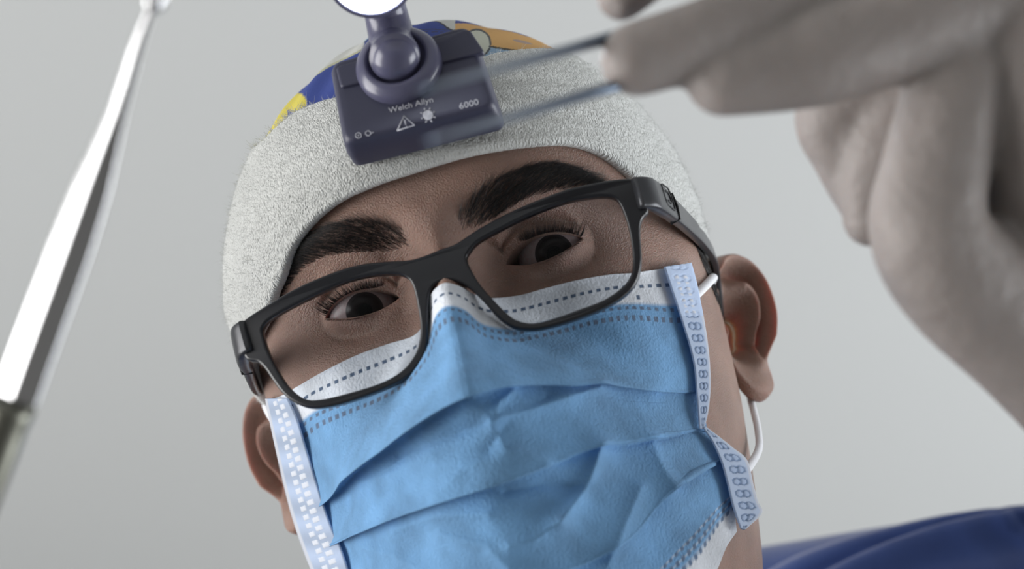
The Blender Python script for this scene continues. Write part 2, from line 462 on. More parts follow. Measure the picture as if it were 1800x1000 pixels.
for s in (-1, 1):
    N_ = 2600
    BX = [8, 14, 22, 30, 38, 46, 54, 59]
    LO = [31.5, 33, 35.0, 37.2, 38.3, 37.5, 34.8, 31.5]; HI = [36, 40.5, 44, 46.3, 47.2, 44.8, 39.2, 34.0]
    ax = 8 + 51 * rng.random(N_) ** .95; v = rng.random(N_)
    lo = np.interp(ax, BX, LO); hi = np.interp(ax, BX, HI)
    keep = rng.random(N_) < np.interp(ax, [8, 13, 20, 50, 59], [.35, .75, 1, 1, .6])
    ax, v, lo, hi = ax[keep], v[keep], lo[keep], hi[keep]
    yy = lo + (hi - lo) * v
    if s > 0: yy = yy - .3
    x = s * ax; zz = lid_z(x, yy)
    ang = np.radians(np.interp(ax, [8, 16, 28, 40, 58], [80, 55, 28, 8, -22]) - (v - .5) * 30 * (ax > 20) + rng.normal(0, 9, len(ax)))
    dx, dy = np.cos(ang) * s, np.sin(ang)
    e = .5
    nz = norm(np.stack([-(lid_z(x + e, yy) - lid_z(x - e, yy)) / (2 * e), -(lid_z(x, yy + e) - lid_z(x, yy - e)) / (2 * e), np.ones_like(x)], 1))
    d = np.stack([dx, dy, 0 * dx], 1); d = norm(d - (d * nz).sum(1)[:, None] * nz); d = norm(d + nz * .34)
    L_ = rng.uniform(4.5, 9.5, len(ax))
    bend = -nz * (L_ * .30)[:, None] + np.stack([0 * x, -L_ * .10 * (v > .4), 0 * x], 1)
    V, F = strands(np.stack([x, yy, zz - .2], 1), d, L_, .062, bend)
    tag(mk('eyebrow', h2w(V), F, M['hair'], person, root=person))
    # lashes along both lids
    n = 760; u = rng.random(n) * .96 + .03
    xs = s * (17.5 + 25 * u); lo, up, _ = eye_curves(xs, s)
    ups = rng.random(n) < .72
    yl = np.where(ups, up, lo); r2 = (xs - EYE[s][0]) ** 2 + (yl - EYE[s][1]) ** 2
    zl = EZ + np.sqrt(np.maximum(13.1 ** 2 - r2, 0))
    d = norm(np.stack([s * (u - .42) * 1.0 + rng.normal(0, .1, n), np.where(ups, .05, -.35), np.where(ups, 1.0, .9)], 1))
    L_ = np.where(ups, rng.uniform(2.5, 5.0, n), rng.uniform(.8, 1.8, n))
    bend = np.stack([s * (u - .4) * L_ * .3, np.where(ups, .5, -.15) * L_, 0 * u], 1)
    V, F = strands(np.stack([xs, yl, zl], 1), d, L_, .075, bend)
    mk('eyelashes', h2w(V), F, M['hair'], person, root=person)

# hair at the temples below the cap's band
for s in (-1, 1):
    n = 5200
    yy = rng.uniform(8, 46, n); zz = rng.uniform(-12, 40 if s > 0 else 22, n) - (40 - yy) * .55
    W = ips(yy, WT); Dd = ips(yy, DT); nn = ips(yy, NT)
    Dz = np.where(zz > 0, Dd, ips(yy, BT))
    x = s * W * (1 - (np.abs(zz) / Dz) ** nn) ** (1 / nn)
    d = norm(np.stack([.16 * s + rng.normal(0, .06, n), -1 + 0 * x, -.55 + rng.normal(0, .2, n)], 1))
    L_ = rng.uniform(4, 8, n)
    V, F = strands(np.stack([x + s * .3, yy, zz], 1), d, L_, .13, np.stack([-s * L_ * .12, 0 * x, 0 * x], 1), 4)
    mk('hair', h2w(V), F, M['hair'], person, root=person)

# ================================================================ cap
EC = np.array([-1.2, 31.8, 2.9]); ERAD = np.array([87.1, 103.4, 110.1])
def ell_hit(px, py):
    d = ray_h(px, py) / ERAD; o = (CAM_H - EC) / ERAD
    a = (d * d).sum(-1); b = (d * o).sum(-1); c = (o * o).sum() - 1
    disc = np.maximum(b * b - a * c, 0); k = (-b - np.sqrt(disc)) / a
    return EC + ERAD * (o + k[..., None] * d)
def edge_fn(pts, extra):
    P = spline(pts, 60); H = ell_hit(P[:, 0], P[:, 1]); ph = np.degrees(np.arctan2((H[:, 0] - EC[0]) / ERAD[0], (H[:, 2] - EC[2]) / ERAD[2]))
    A = np.concatenate([ph, [e[0] for e in extra], [e[0] - 360 for e in extra], [e[0] + 360 for e in extra]])
    Bv = np.concatenate([H[:, 1], [e[1] for e in extra] * 3]); o = np.argsort(A)
    return A[o], Bv[o]
LOW = edge_fn([(441, 570), (446, 548), (457, 515), (473, 483), (499, 430), (536, 384), (584, 343), (648, 311), (720, 286), (790, 266), (860, 253), (930, 247), (990, 246), (1030, 252), (1065, 266), (1097, 286), (1130, 312), (1165, 340), (1200, 372), (1226, 408)],
              [(-84, 17), (-100, 14), (-130, -8), (180, -25), (130, -8), (102, 24), (88, 30)])
HIGH = edge_fn([(445, 262), (466, 245), (490, 220), (525, 195), (575, 176), (650, 160), (740, 135), (849, 101), (889, 91), (948, 86), (998, 91), (1020, 104)],
               [(-95, 62), (-140, 50), (180, 45), (140, 50), (95, 66)])
print('LOW', np.round(LOW[0][::6]), np.round(LOW[1][::6]))
def low(ph): return np.interp(ph, *LOW)
def high(ph): return np.interp(ph, *HIGH)
def smooth_per(v, k):
    for _ in range(k): v = (np.roll(v, 1) + v * 2 + np.roll(v, -1)) / 4
    return v
nph = 720
PH = np.linspace(-180, 180, nph, endpoint=False)
lowv = smooth_per(low(PH), 6); highv = smooth_per(high(PH), 6)
def ell_pt(ph, y, off):
    r = ERAD + off
    q = np.clip((y - EC[1]) / r[1], -1, 1); c = np.sqrt(1 - q * q)
    a = np.radians(ph)
    return np.stack([EC[0] + r[0] * c * np.sin(a), y + 0 * a, EC[2] + r[2] * c * np.cos(a)], -1)
def lump(P, s, a):
    return a * (np.sin(P[..., 0] / s + 1.3) * np.sin(P[..., 1] / s * 1.3 + .7) + .6 * np.sin(P[..., 2] / s * 1.7 + P[..., 0] / s * .6))
# crown
rows = []
for t in np.linspace(0, 1, 150):
    y = (highv - 8) + (EC[1] + ERAD[1] - 2.6 - (highv - 8)) * math.sin(t * math.pi / 2)
    P = ell_pt(PH, y, -2.5)
    P = P + norm(P - EC) * (lump(P, 11, .7) + .5 * np.sin(P[..., 0] / 3.0 + P[..., 2] / 6))[..., None]
    rows.append(P)
G = np.stack(rows)
Vc = G.reshape(-1, 3)
cap = mkl('surgical_cap', h2w(Vc), quads(nph, len(rows), True), mat=None, parent=person, root=person)
cap['label'] = 'surgical cap with a blue, yellow and orange cartoon style print'
# the printed cloth: colour fields with dark outlines
px, py = proj_h(Vc)
white = np.array([.62, .63, .60])
col = np.tile(white, (len(Vc), 1))
def field(x, y, z, s, ph): return np.sin(x / s + ph) * np.cos(y / s * 1.2 - ph) + np.sin(z / s * .9 + 2 * ph)
f1 = field(*Vc.T, 9, .4); f2 = field(*Vc.T, 7, 2.1); f3 = field(*Vc.T, 11, 4.0)
BLUE = (.035, .065, .30); LBLUE = (.28, .42, .58); YEL = (.72, .62, .10); ORA = (.72, .42, .15); CRE = (.62, .60, .50)
col[f1 > .55] = LBLUE; col[f2 > .75] = YEL; col[f3 > .6] = BLUE
for f_, t_ in ((f1, .55), (f2, .75), (f3, .6)): col[np.abs(f_ - t_) < .05] = (.05, .05, .06)
# fields seen right of the headlight
R_ = (px > 800) & (Vc[:, 2] > 20)
hgt = Vc[:, 1]
dist = hgt - np.interp(np.degrees(np.arctan2(Vc[:, 0], Vc[:, 2])), PH, highv)
pxr = px[R_]; pyr = py[R_]
def band(y_at):  return np.interp(pxr, *zip(*y_at))
cr = np.tile(np.array(LBLUE), (len(pxr), 1))
top = band([(820, 55), (900, 70), (960, 88), (1000, 100)])
mid = band([(820, 75), (900, 88), (940, 90), (1000, 106)])
cr[pyr < mid] = ORA; cr[np.abs(pyr - mid) < 1.6] = (.1, .08, .05)
cr[pyr < top - 14] = BLUE
cir = np.hypot(pxr - 838, pyr - 76); cr[cir < 24] = (.6, .62, .52); cr[np.abs(cir - 24) < 1.6] = (.08, .09, .10)
col[R_] = cr
L_m = (px < 640) & (Vc[:, 2] > 0)
pxl, pyl = px[L_m], py[L_m]; cl = np.tile(white, (len(pxl), 1))
diag = (pxl - 470) * .66 + (pyl - 250) * .75 if False else pyl - np.interp(pxl, [440, 500, 545, 575, 640], [262, 172, 132, 112, 80])
cl[diag > 8] = BLUE; cl[(diag > 4) & (diag < 8)] = (.5, .5, .35)
yl_ = (np.hypot((pxl - 520) / 1.1, pyl - 180) < 17) | ((pxl < 505) & (diag > 8)); cl[yl_ & (diag > 8)] = YEL
cl[(diag < -14) & (np.sin(pxl / 8.0) > .2)] = LBLUE
col[L_m] = cl
M['print_cloth'] = mat('print_cloth', (1, 1, 1), rough=.85, bump=.4, bscale=700, bdist=.0004, attr=True, trans=.12)
cap.data.materials.append(M['print_cloth']); color_attr(cap, col)

# terry band
def terry():
    m = mat('terry', (.66, .675, .655), rough=.95, var=.07, vscale=40, sheen=.5)
    N = m.node_tree.nodes; L = m.node_tree.links; b = N['Principled BSDF']
    uv = N.new('ShaderNodeUVMap'); uv.uv_map = 'weave'
    sep = N.new('ShaderNodeSeparateXYZ'); L.new(uv.outputs[0], sep.inputs[0])
    ns = N.new('ShaderNodeTexNoise'); ns.inputs['Scale'].default_value = 900; ns.inputs['Detail'].default_value = 4
    tc = N.new('ShaderNodeTexCoord'); L.new(tc.outputs['Object'], ns.inputs['Vector'])
    wv = N.new('ShaderNodeTexVoronoi'); wv.inputs['Scale'].default_value = 1.6
    mp = N.new('ShaderNodeMapping'); mp.inputs['Scale'].default_value = (1.0, .75, 1); L.new(uv.outputs[0], mp.inputs[0]); L.new(mp.outputs[0], wv.inputs['Vector'])
    ad = N.new('ShaderNodeMath'); ad.operation = 'MULTIPLY_ADD'; ad.inputs[1].default_value = -1.0
    L.new(wv.outputs['Distance'], ad.inputs[0]); L.new(ns.outputs['Fac'], ad.inputs[2])
    bp = N.new('ShaderNodeBump'); bp.inputs['Strength'].default_value = .8; bp.inputs['Distance'].default_value = .0007
    L.new(ad.outputs[0], bp.inputs['Height']); L.new(bp.outputs[0], b.inputs['Normal'])
    return m
M['terry'] = terry()
rows = []; tv = []
# inner roll at the lower hem, outside face, inner roll at the top hem
for y_off, off in ((4, -4.6), (2.2, -4.4), (.8, -3.2), (.1, -1.6), (0, 0), (.6, .9), (1.6, 1.2)):
    rows.append(ell_pt(PH, lowv + y_off, off)); tv.append(y_off)
for t in np.linspace(0, 1, 110)[1:]:
    y = (lowv + 1.6) + (highv - lowv - 1.6) * t
    off = 1.2 - .9 * t
    P = ell_pt(PH, y, off)
    wr = lump(P, 13, .55) + .35 * np.sin(t * 14 + np.radians(PH) * 3) + .25 * np.sin(t * 33 + np.radians(PH) * 5)
    P = P + norm(P - EC) * (wr * np.sin(math.pi * min(t * 1.2 + .1, 1)))[..., None]
    rows.append(P); tv.append(1.6 + 50 * t)
for y_off, off in ((.5, -.3), (.2, -1.6), (-2, -2.9)):
    rows.append(ell_pt(PH, highv + y_off, off)); tv.append(52)
G = np.stack(rows)
# the hem hugs the brow: draw the lowest 25 mm in towards the skin
from mathutils.bvhtree import BVHTree
BV = BVHTree.FromPolygons(Vh.tolist(), Fh.tolist())
hem = ell_pt(PH, lowv, 0); ratio = np.ones(nph)
for i_ in range(nph):
    v_ = Vector(hem[i_] - EC); h_ = BV.ray_cast(Vector(EC) + v_ * 2, -v_.normalized())
    if h_[0] is not None: ratio[i_] = min(1.0, ((h_[0] - Vector(EC)).length + 2.6) / v_.length)
ratio = smooth_per(ratio, 30)
wv_ = np.clip(1 - np.array(tv) / 25, 0, 1) ** 1.3
G = EC + (G - EC) * (1 - .8 * wv_[:, None] * (1 - ratio)[None])[..., None]
fz = rng.normal(0, .10, G.shape[:2])
G = G + norm(G - EC) * fz[..., None]
F = quads(nph, len(rows), True)
band_o = mk('terry_band', h2w(G.reshape(-1, 3)), F, M['terry'], cap, root=person)
uvl = band_o.data.uv_layers.new(name='weave')
uu = np.degrees(0) + (PH + 180) / 360 * 620
UV = np.stack([np.tile(uu, len(rows)), np.repeat(np.array(tv), nph)], 1)
li = np.empty(len(band_o.data.loops), np.int32); band_o.data.loops.foreach_get('vertex_index', li)
uvl.data.foreach_set('uv', UV[li].astype(np.float32).ravel())
# loose cotton loops that stand off the band and its hem
n = 16000
ri = rng.integers(6, len(rows) - 2, n); ci = rng.integers(0, nph, n)
fr_ = np.abs(PH[ci]) < 115; ri, ci = ri[fr_], ci[fr_]; n = len(ri)
P = G[ri, ci]; nr_ = norm((P - EC) / ERAD ** 2)
d = norm(nr_ + rng.normal(0, .7, (n, 3)))
L_ = rng.uniform(.8, 2.2, n)
V, F = strands(P - nr_ * .2, d, L_, .07, rng.normal(0, .7, (n, 3)), 3)
tag(mk('terry_fuzz', h2w(V), F, M['terry'], band_o, root=person), kind='stuff')
# tufts on the upper hem at the left
n = 420; ci = rng.choice(np.where((PH < -22) & (PH > -75))[0], n); P = G[-3, ci]; nr_ = norm((P - EC) / ERAD ** 2)
d = norm(nr_ * .8 + np.array([0, .8, 0]) + rng.normal(0, .7, (n, 3)))
V, F = strands(P - nr_ * .5, d, rng.uniform(1.2, 3.2, n), .12, rng.normal(0, .9, (n, 3)), 4)
mk('hem_fringe', h2w(V), F, M['terry'], band_o, root=person)['kind'] = 'stuff'

# ================================================================ face mask
def tent(x, y):
    zc = np.interp(y, [-150, -120, -100, -85, -60, -40, -20, 0, 12, 22, 35], [20, 70, 98, 108, 116, 120, 123.5, 114, 106, 100, 95])
    q = np.clip(np.sqrt(x * x + 25) / 86, 0, .99)
    over = np.maximum(np.abs(x) / 86 - .99, 0)
    return zc * (1 - q ** np.interp(y, [-26, 0, 22], [1.45, 1.05, .95])) ** .80 - over * 500
def smax(a, b, k):
    h = np.clip(.5 + .5 * (a - b) / k, 0, 1); return b * (1 - h) + a * h + k * h * (1 - h)
def mask_z(x, y, t):
    skin = face_z(x, y) + 1.6
    w_ = np.clip(t * 9, 0, 1)
    return smax(tent(x, y) * w_ + skin * (1 - w_), skin, 3.0)
def hit_mask(px, py, t):
    d = ray_h(px, py)
    k = np.linspace(380, 640, 90)
    best = np.full(px.shape, 640.0); done = np.zeros(px.shape, bool); lo_ = np.full(px.shape, 380.0)
    prev = None
    for kk in k:
        P = CAM_H + kk * d; f_ = P[..., 2] - mask_z(P[..., 0], P[..., 1], t)
        newly = (~done) & (f_ < 0)
        best = np.where(newly, kk, best); done |= newly
    hi_ = best; lo_ = best - (k[1] - k[0])
    for _ in range(14):
        m_ = (hi_ + lo_) / 2; P = CAM_H + m_[..., None] * d; f_ = P[..., 2] - mask_z(P[..., 0], P[..., 1], t)
        hi_ = np.where(f_ < 0, m_, hi_); lo_ = np.where(f_ < 0, lo_, m_)
    return hi_
K0 = [(478, 702), (498, 694), (520, 681), (565, 655), (625, 625), (680, 605), (728, 589), (748, 560), (757, 520), (770, 503), (785, 497), (808, 503), (828, 514), (845, 521), (862, 524), (912, 519), (960, 506), (1016, 492), (1076, 482), (1108, 480), (1160, 473), (1206, 469)]
K1 = [(486, 760), (510, 765), (532, 752), (560, 732), (612, 712), (670, 690), (720, 660), (752, 615), (765, 570), (780, 550), (800, 547), (822, 556), (850, 580), (900, 590), (932, 584), (984, 572), (1036, 556), (1080, 547), (1120, 545), (1176, 549), (1222, 548)]
F1 = [(524, 900), (550, 897), (572, 888), (596, 872), (640, 835), (688, 796), (740, 756), (800, 716), (868, 690), (910, 682), (960, 680), (1005, 683), (1052, 680), (1100, 686), (1150, 692), (1216, 692), (1238, 692)]
F2 = [(545, 975), (570, 966), (596, 956), (656, 932), (720, 906), (800, 880), (850, 864), (900, 848), (972, 820), (1010, 803), (1052, 790), (1100, 784), (1152, 776), (1190, 767), (1225, 758), (1240, 760)]
F3 = [(575, 1050), (620, 1060), (700, 1068), (800, 1060), (880, 1040), (950, 1020), (1010, 1000), (1050, 982), (1104, 948), (1160, 880), (1200, 848), (1240, 824), (1266, 812), (1285, 800)]
KB = [(610, 1130), (680, 1160), (800, 1180), (900, 1170), (1000, 1160), (1110, 1135), (1190, 1090), (1238, 1045), (1260, 1002), (1277, 962), (1296, 934)]
NS = 560
KEYS = [spline(k, NS) for k in (K0, K1, F1, F2, F3, KB)]
def align(k, knots):   # re-time a key line so that given places fall at given s
    s = np.linspace(0, 1, NS); pos = np.interp(np.interp(s, [a for a, b in knots], [b for a, b in knots]), s, np.arange(NS))
    return np.stack([np.interp(pos, np.arange(NS), k[:, j]) for j in (0, 1)], 1)
# rows: (key position, extra height, back step in px, is a hidden fold row)
seq = []
def panel(a, b, n, h0, h1, incl=True):
    for t in np.linspace(0, 1, n):
        seq.append((a + (b - a) * t, h0 + (h1 - h0) * t ** 1.8, 0))
panel(0, 1, 60, 0, .6)
panel(1.01, 2, 80, .6, 7.0)
seq += [(2, 5.4, 3), (2, 3.4, 10), (2, 1.2, 10), (2, .5, 8), (2, .15, 2)]
panel(2.003, 3, 70, .1, 5.5)
seq += [(3, 5.0, 3), (3, 3.2, 10), (3, 1.2, 10), (3, .5, 8), (3, .15, 2)]
panel(3.003, 4, 80, .1, 5.5)
seq += [(4, 5.0, 3), (4, 3.2, 10), (4, 1.2, 10), (4, .5, 8), (4, .15, 2)]
panel(4.003, 5, 60, .1, 0)
NTt = len(seq)
KP = np.array([s_[0] for s_ in seq]); KH = np.array([s_[1] for s_ in seq]); KB_ = np.array([s_[2] for s_ in seq])
K = np.stack(KEYS)
i0 = np.clip(np.floor(KP).astype(int), 0, 4); fr = KP - i0
PXM = K[i0] * (1 - fr)[:, None, None] + K[i0 + 1] * fr[:, None, None]   # rows, NS, 2
S = np.linspace(0, 1, NS)[None, :]
PXM = PXM.copy(); PXM[..., 1] -= (KB_[:, None] * np.clip(np.sin(math.pi * S) * 3, 0, 1))
PXb = PXM[:, ::8]; 
Tm = np.repeat(KP[:, None] / 5, NS, 1)
cx = np.arange(0, NS, 7); rx = np.arange(0, NTt, 4)
if rx[-1] != NTt - 1: rx = np.append(rx, NTt - 1)
if cx[-1] != NS - 1: cx = np.append(cx, NS - 1)
sub = PXM[np.ix_(rx, cx)]
kd = hit_mask(sub[..., 0], sub[..., 1], Tm[np.ix_(rx, cx)])
# smooth the coarse depth a little and spread it
for _ in range(2):
    kd[:, 1:-1] = (kd[:, :-2] + 2 * kd[:, 1:-1] + kd[:, 2:]) / 4; kd[1:-1] = (kd[:-2] + 2 * kd[1:-1] + kd[2:]) / 4
tmp = np.stack([np.interp(np.arange(NS), cx, r_) for r_ in kd]); KD = np.stack([np.interp(np.arange(NTt), rx, tmp[:, j]) for j in range(NS)], 1)
# height of the pleats and creases, towards the viewer side of the cloth
foldw = np.clip(np.sin(math.pi * S) * 2.2, .18, 1)
Hm = KH[:, None] * foldw
pidx = KP[:, None] + 0 * S
Hm = Hm * np.where((pidx > 1.0) & (pidx < 2.2), .55 + .9 * np.exp(-((S - .30) / .25) ** 2), 1)
def seg_dist(px, py, line):
    best = np.full(px.shape, 1e9)
    for (x0, y0), (x1, y1) in zip(line[:-1], line[1:]):
        dx, dy = x1 - x0, y1 - y0; t = np.clip(((px - x0) * dx + (py - y0) * dy) / (dx * dx + dy * dy), 0, 1)
        best = np.minimum(best, np.hypot(px - x0 - t * dx, py - y0 - t * dy))
    return best
CREASES = [  # line, height mm, softness px
    ([(866, 742), (930, 722), (1000, 700), (1052, 684)], 2.6, 16), ([(872, 722), (880, 708), (900, 690)], 1.2, 9), ([(866, 740), (800, 762), (700, 800)], -1.6, 16),
    ([(866, 742), (890, 790), (960, 815)], 1.4, 18), ([(1052, 792), (1040, 830), (1030, 856), (1005, 890), (985, 918)], 3.0, 16), ([(1030, 856), (960, 850), (890, 862)], -1.8, 16),
    ([(1144, 780), (1160, 830), (1175, 862)], 1.8, 18), ([(985, 918), (940, 950), (900, 960)], 2.2, 20), ([(760, 800), (700, 830), (640, 850)], 1.5, 22), ([(860, 905), (780, 905), (700, 930)], 1.8, 20),
    ([(780, 940), (860, 960), (900, 1000)], 2.0, 22), ([(720, 640), (650, 720), (600, 800)], 1.3, 28), ([(1262, 830), (1262, 880), (1240, 940)], 1.2, 14), ([(1120, 860), (1090, 930), (1070, 990)], 1.6, 18),
    ([(800, 560), (830, 640), (830, 690)], .9, 30), ([(930, 600), (1040, 650), (1120, 676)], -1.0, 26), ([(640, 960), (700, 975), (760, 1010)], 1.6, 20), ([(960, 700), (900, 735), (860, 790)], -1.2, 18),
    ([(700, 700), (640, 760), (590, 850)], -.8, 22), ([(620, 930), (640, 880), (700, 850)], .9, 18), ([(1180, 600), (1100, 620), (1020, 610)], .7, 26), ([(780, 870), (820, 820), (900, 800)], 1.0, 24)]
qx, qy = PXM[..., 0], PXM[..., 1]
for line, a_, w_ in CREASES:
    dd = seg_dist(qx, qy, line); Hm = Hm + a_ * np.exp(-(np.sqrt(dd * dd + 9) - 3) / w_) * np.clip((KP[:, None] - 1) * 3, 0, 1) * foldw * 1.25
Hm = Hm + .6 * np.sin(qx / 33 + qy / 47) * np.sin(qy / 29 - qx / 61) * np.clip(KP[:, None] - .6, 0, 1)
P = CAM_H + KD[..., None] * ray_h(qx, qy)
# lift along the face's forward direction, eased to sideways near the cheeks
lift = np.stack([np.clip(P[..., 0] / 80, -1, 1) * .7, 0 * qx - .05, np.ones_like(qx)], -1); lift = norm(lift)
Pm = P + lift * Hm[..., None]
Vm = Pm.reshape(-1, 3)
root_mask = empty('face_mask', h2w([0, -40, 110]))
tag(root_mask, 'pale blue pleated surgical face mask over the nose and mouth', 'face mask')
# printed/stitched pattern: white top hem, blue body, rows of little welds
SB = 1.0
colm = np.zeros((NTt, NS, 3))
WHITE = np.array([.78, .82, .88]); SKY = np.array([.165, .365, .63]); DOT = np.array([.10, .15, .24])
arc = np.concatenate([[0], np.cumsum(np.hypot(*np.diff(KEYS[0], axis=0).T))])[None, :] + 0 * qx      # px along the hem
tt = KP[:, None] + 0 * qx
k = np.clip((tt - .78) / .10, 0, 1)[..., None]
colm = WHITE * (1 - k) + SKY * k
def dots(mask_rows, period, duty, color, phase=0):
    global colm
    m_ = mask_rows & (((arc + phase) % period) < period * duty)
    colm[m_] = color
dots(np.abs(tt - .37) < .045, 15, .52, DOT); dots(np.abs(tt - .95) < .035, 13, .5, DOT * 1.1); dots(np.abs(tt - 1.10) < .028, 13, .5, DOT * 1.1, 4)
m_ = (np.abs(S - .886) < .0035) & (tt > .60) & (tt < .72); colm[m_] = DOT
# lower hem
kb = np.clip((tt - 4.62) / .05, 0, 1)[..., None]; colm = colm * (1 - kb) + (WHITE * .85) * kb
for j, rr in enumerate((4.50, 4.58, 4.66)):
    dots((np.abs(tt - rr) < .018), 15, .5, DOT * 1.3, j * 5)
dots((tt > 4.45) & (tt < 4.70) & (np.abs(((tt - 4.46) / .08) % 1 - .5) < .12), 1e9, 1, (.45, .55, .68))
for j, rr in enumerate((4.50, 4.58, 4.66)): dots((np.abs(tt - rr) < .022), 15, .5, DOT * 1.3, j * 5)
panel_o = mk('pleated_panel', h2w(Vm), quads(NS, NTt)[:, ::-1], M['mask'], root_mask, root=root_mask)
color_attr(panel_o, colm.reshape(-1, 3))
panel_o['label'] = 'sky blue pleated front with a white top hem'
sm = panel_o.modifiers.new('thick', 'SOLIDIFY'); sm.thickness = .0005; sm.offset = -1

def mask_point(px, py, t, lift_mm):
    k_ = hit_mask(px, py, t); P_ = CAM_H + k_[..., None] * ray_h(px, py)
    l_ = norm(np.stack([np.clip(P_[..., 0] / 80, -1, 1) * .9, 0 * px, np.ones_like(px)], -1))
    return P_ + l_ * np.asarray(lift_mm)[..., None]
def strip(name, outer, inner, n, lifts, dotf, ty):
    O = spline(outer, n); I = spline(inner, n); m = 26
    w_ = np.linspace(0, 1, m)[None, :, None]
    Q = O[:, None] * (1 - w_) + I[:, None] * w_
    v = np.linspace(0, 1, n)[:, None] + 0 * w_[..., 0]; u = w_[..., 0] + 0 * v
    k_ = hit_mask(Q[..., 0], Q[..., 1], np.full(u.shape, .5))
    for _ in range(6): k_[1:-1] = (k_[:-2] + 2 * k_[1:-1] + k_[2:]) / 4
    P_ = CAM_H + k_[..., None] * ray_h(Q[..., 0], Q[..., 1])
    dsc, h_ = dotf(u, v, Q)
    l_ = norm(np.stack([np.clip(P_[..., 0] / 80, -1, 1) * .9, 0 * u, np.ones_like(u)], -1))
    P_ = P_ + l_ * (lifts + h_)[..., None]
    o = mk(name, h2w(P_.reshape(-1, 3)), quads(m, n), M['binding'], root_mask, root=root_mask)
    color_attr(o, dsc.reshape(-1, 3)); so = o.modifiers.new('thick', 'SOLIDIFY'); so.thickness = .0006; so.offset = 0
    return o
PALE = np.array([.56, .66, .82])
def left_dots(u, v, Q):
    c_ = np.tile(PALE, (*u.shape, 1)) * (1 + .12 * np.sin(Q[..., 1] / 9)[..., None]); h = 0 * u
    c_[u < .10] = (.75, .78, .84)
    y_ = Q[..., 1] + Q[..., 0] * .4
    for cx_, ph_ in ((.42, 0), (.68, 6)):
        m_ = (np.abs(u - cx_) < .085) & (((y_ + ph_) % 17) < 8.5); c_[m_] = (.9, .93, .98); h[m_] = .25
    return c_, h
def right_dots(u, v, Q):
    c_ = np.tile(PALE * 1.05, (*u.shape, 1)); h = 0 * u
    c_[u < .12] = (.7, .74, .82)
    y_ = Q[..., 1]
    for cx_ in (.38, .62):
        r = np.hypot((u - cx_) * 36, ((y_ % 21) - 10.5)); ring = np.abs(r - 6) < 1.7
        c_[ring] = (.26, .36, .54); c_[r < 4] = (.50, .62, .82); h -= .3 * ring
    top_ = y_ < 560
    c_[top_] = PALE * 1.15
    m_ = top_ & (y_ > 488) & (((y_) % 10) < 5) & ((np.abs(u - .35) < .06) | (np.abs(u - .7) < .06)); c_[m_] = (.9, .92, .96)
    return c_, h
strip('side_binding', [(474, 700), (482, 740), (495, 800), (506, 850), (519, 900), (535, 950), (554, 1000), (580, 1060), (610, 1135)], [(512, 700), (528, 735), (545, 790), (560, 840), (574, 885), (590, 930), (606, 965), (630, 1040), (660, 1130)], 420, 1.6, left_dots, 1)
strip('side_binding', [(1206, 467), (1216, 505), (1224, 545), (1232, 590), (1238, 640), (1239, 690), (1236, 725), (1229, 758)], [(1160, 474), (1170, 505), (1182, 540), (1193, 575), (1204, 610), (1213, 650), (1217, 695), (1222, 757)], 300, 2.6, right_dots, 1)
strip('side_binding', [(1229, 754), (1250, 770), (1275, 790), (1301, 813), (1312, 855), (1320, 885), (1327, 906), (1300, 934)], [(1227, 757), (1240, 776), (1250, 796), (1259, 818), (1268, 850), (1275, 880), (1282, 905), (1292, 932)], 200, 3.2, right_dots, 1)

def near_skin(x, y, z_hint=None): return x, y, face_z(x, y)
# ear loops
def cord(pts): 
    P_ = spline(pts, 60); V_, F_ = tube(P_, 1.55, 14, flat=.8); mkl('ear_loop', h2w(V_), F_, mat=M['cord'], parent=root_mask, root=root_mask)
def hp(px, py, d): return c2h(at(px, py, d))
def sk(px, py, off=1.3):
    d_ = ray_h(np.array(px, float), np.array(py, float)); h_ = BV.ray_cast(Vector(CAM_H), Vector(d_).normalized())
    return np.array(h_[0]) + np.array(h_[1]) * off * (1 if h_[1].dot(Vector(d_)) < 0 else -1)
cord([sk(1196, 545), sk(1208, 530), sk(1222, 516), sk(1236, 502), sk(1248, 489), np.array([79, 14, -4]), np.array([77, 28, -20]), np.array([86, 22, -38]), np.array([88, -4, -38]), np.array([84.5, -24, -20]), np.array([83, -34, -5]), np.array([81.5, -42, 8]), np.array([78.5, -50, 22]), sk(1298, 838), sk(1286, 850)])
cord([np.array([-66, 0, 58]), np.array([-74, 4, 42]), np.array([-80, 8, 22]), np.array([-88, 20, -6]), np.array([-88, 18, -28]), np.array([-84, -10, -28]), np.array([-79, -30, -16]), np.array([-77, -40, 6]), np.array([-70, -58, 30])])

# ================================================================ glasses
root_gl = empty('eyeglasses', h2w([0, 20, 100]))
tag(root_gl, 'black rectangular framed eyeglasses worn above the blue mask', 'eyeglasses')
GZ = 105.0
OUTL = [(417, 577), (424, 567), (440, 554), (475, 532), (512, 510), (550, 492), (600, 473), (640, 463), (680, 459), (720, 456), (745, 449), (775, 437), (800, 428), (840, 402), (880, 380), (920, 361), (960, 345), (1000, 331), (1040, 322), (1080, 315), (1108, 313), (1121, 316), (1131, 335), (1138, 358), (1139, 372), (1130, 382), (1126, 394), (1125, 412), (1127, 440), (1127, 464), (1120, 492), (1103, 515), (1072, 536), (1032, 554), (984, 570), (945, 579), (916, 579), (896, 573), (874, 557), (852, 532), (832, 512), (816, 501), (800, 494), (784, 492), (768, 498), (758, 509), (753, 530), (752, 570), (751, 605), (742, 633), (720, 660), (690, 677), (640, 697), (590, 712), (552, 717), (525, 711), (500, 695), (480, 670), (465, 648), (452, 636), (440, 634), (430, 628), (423, 604)]
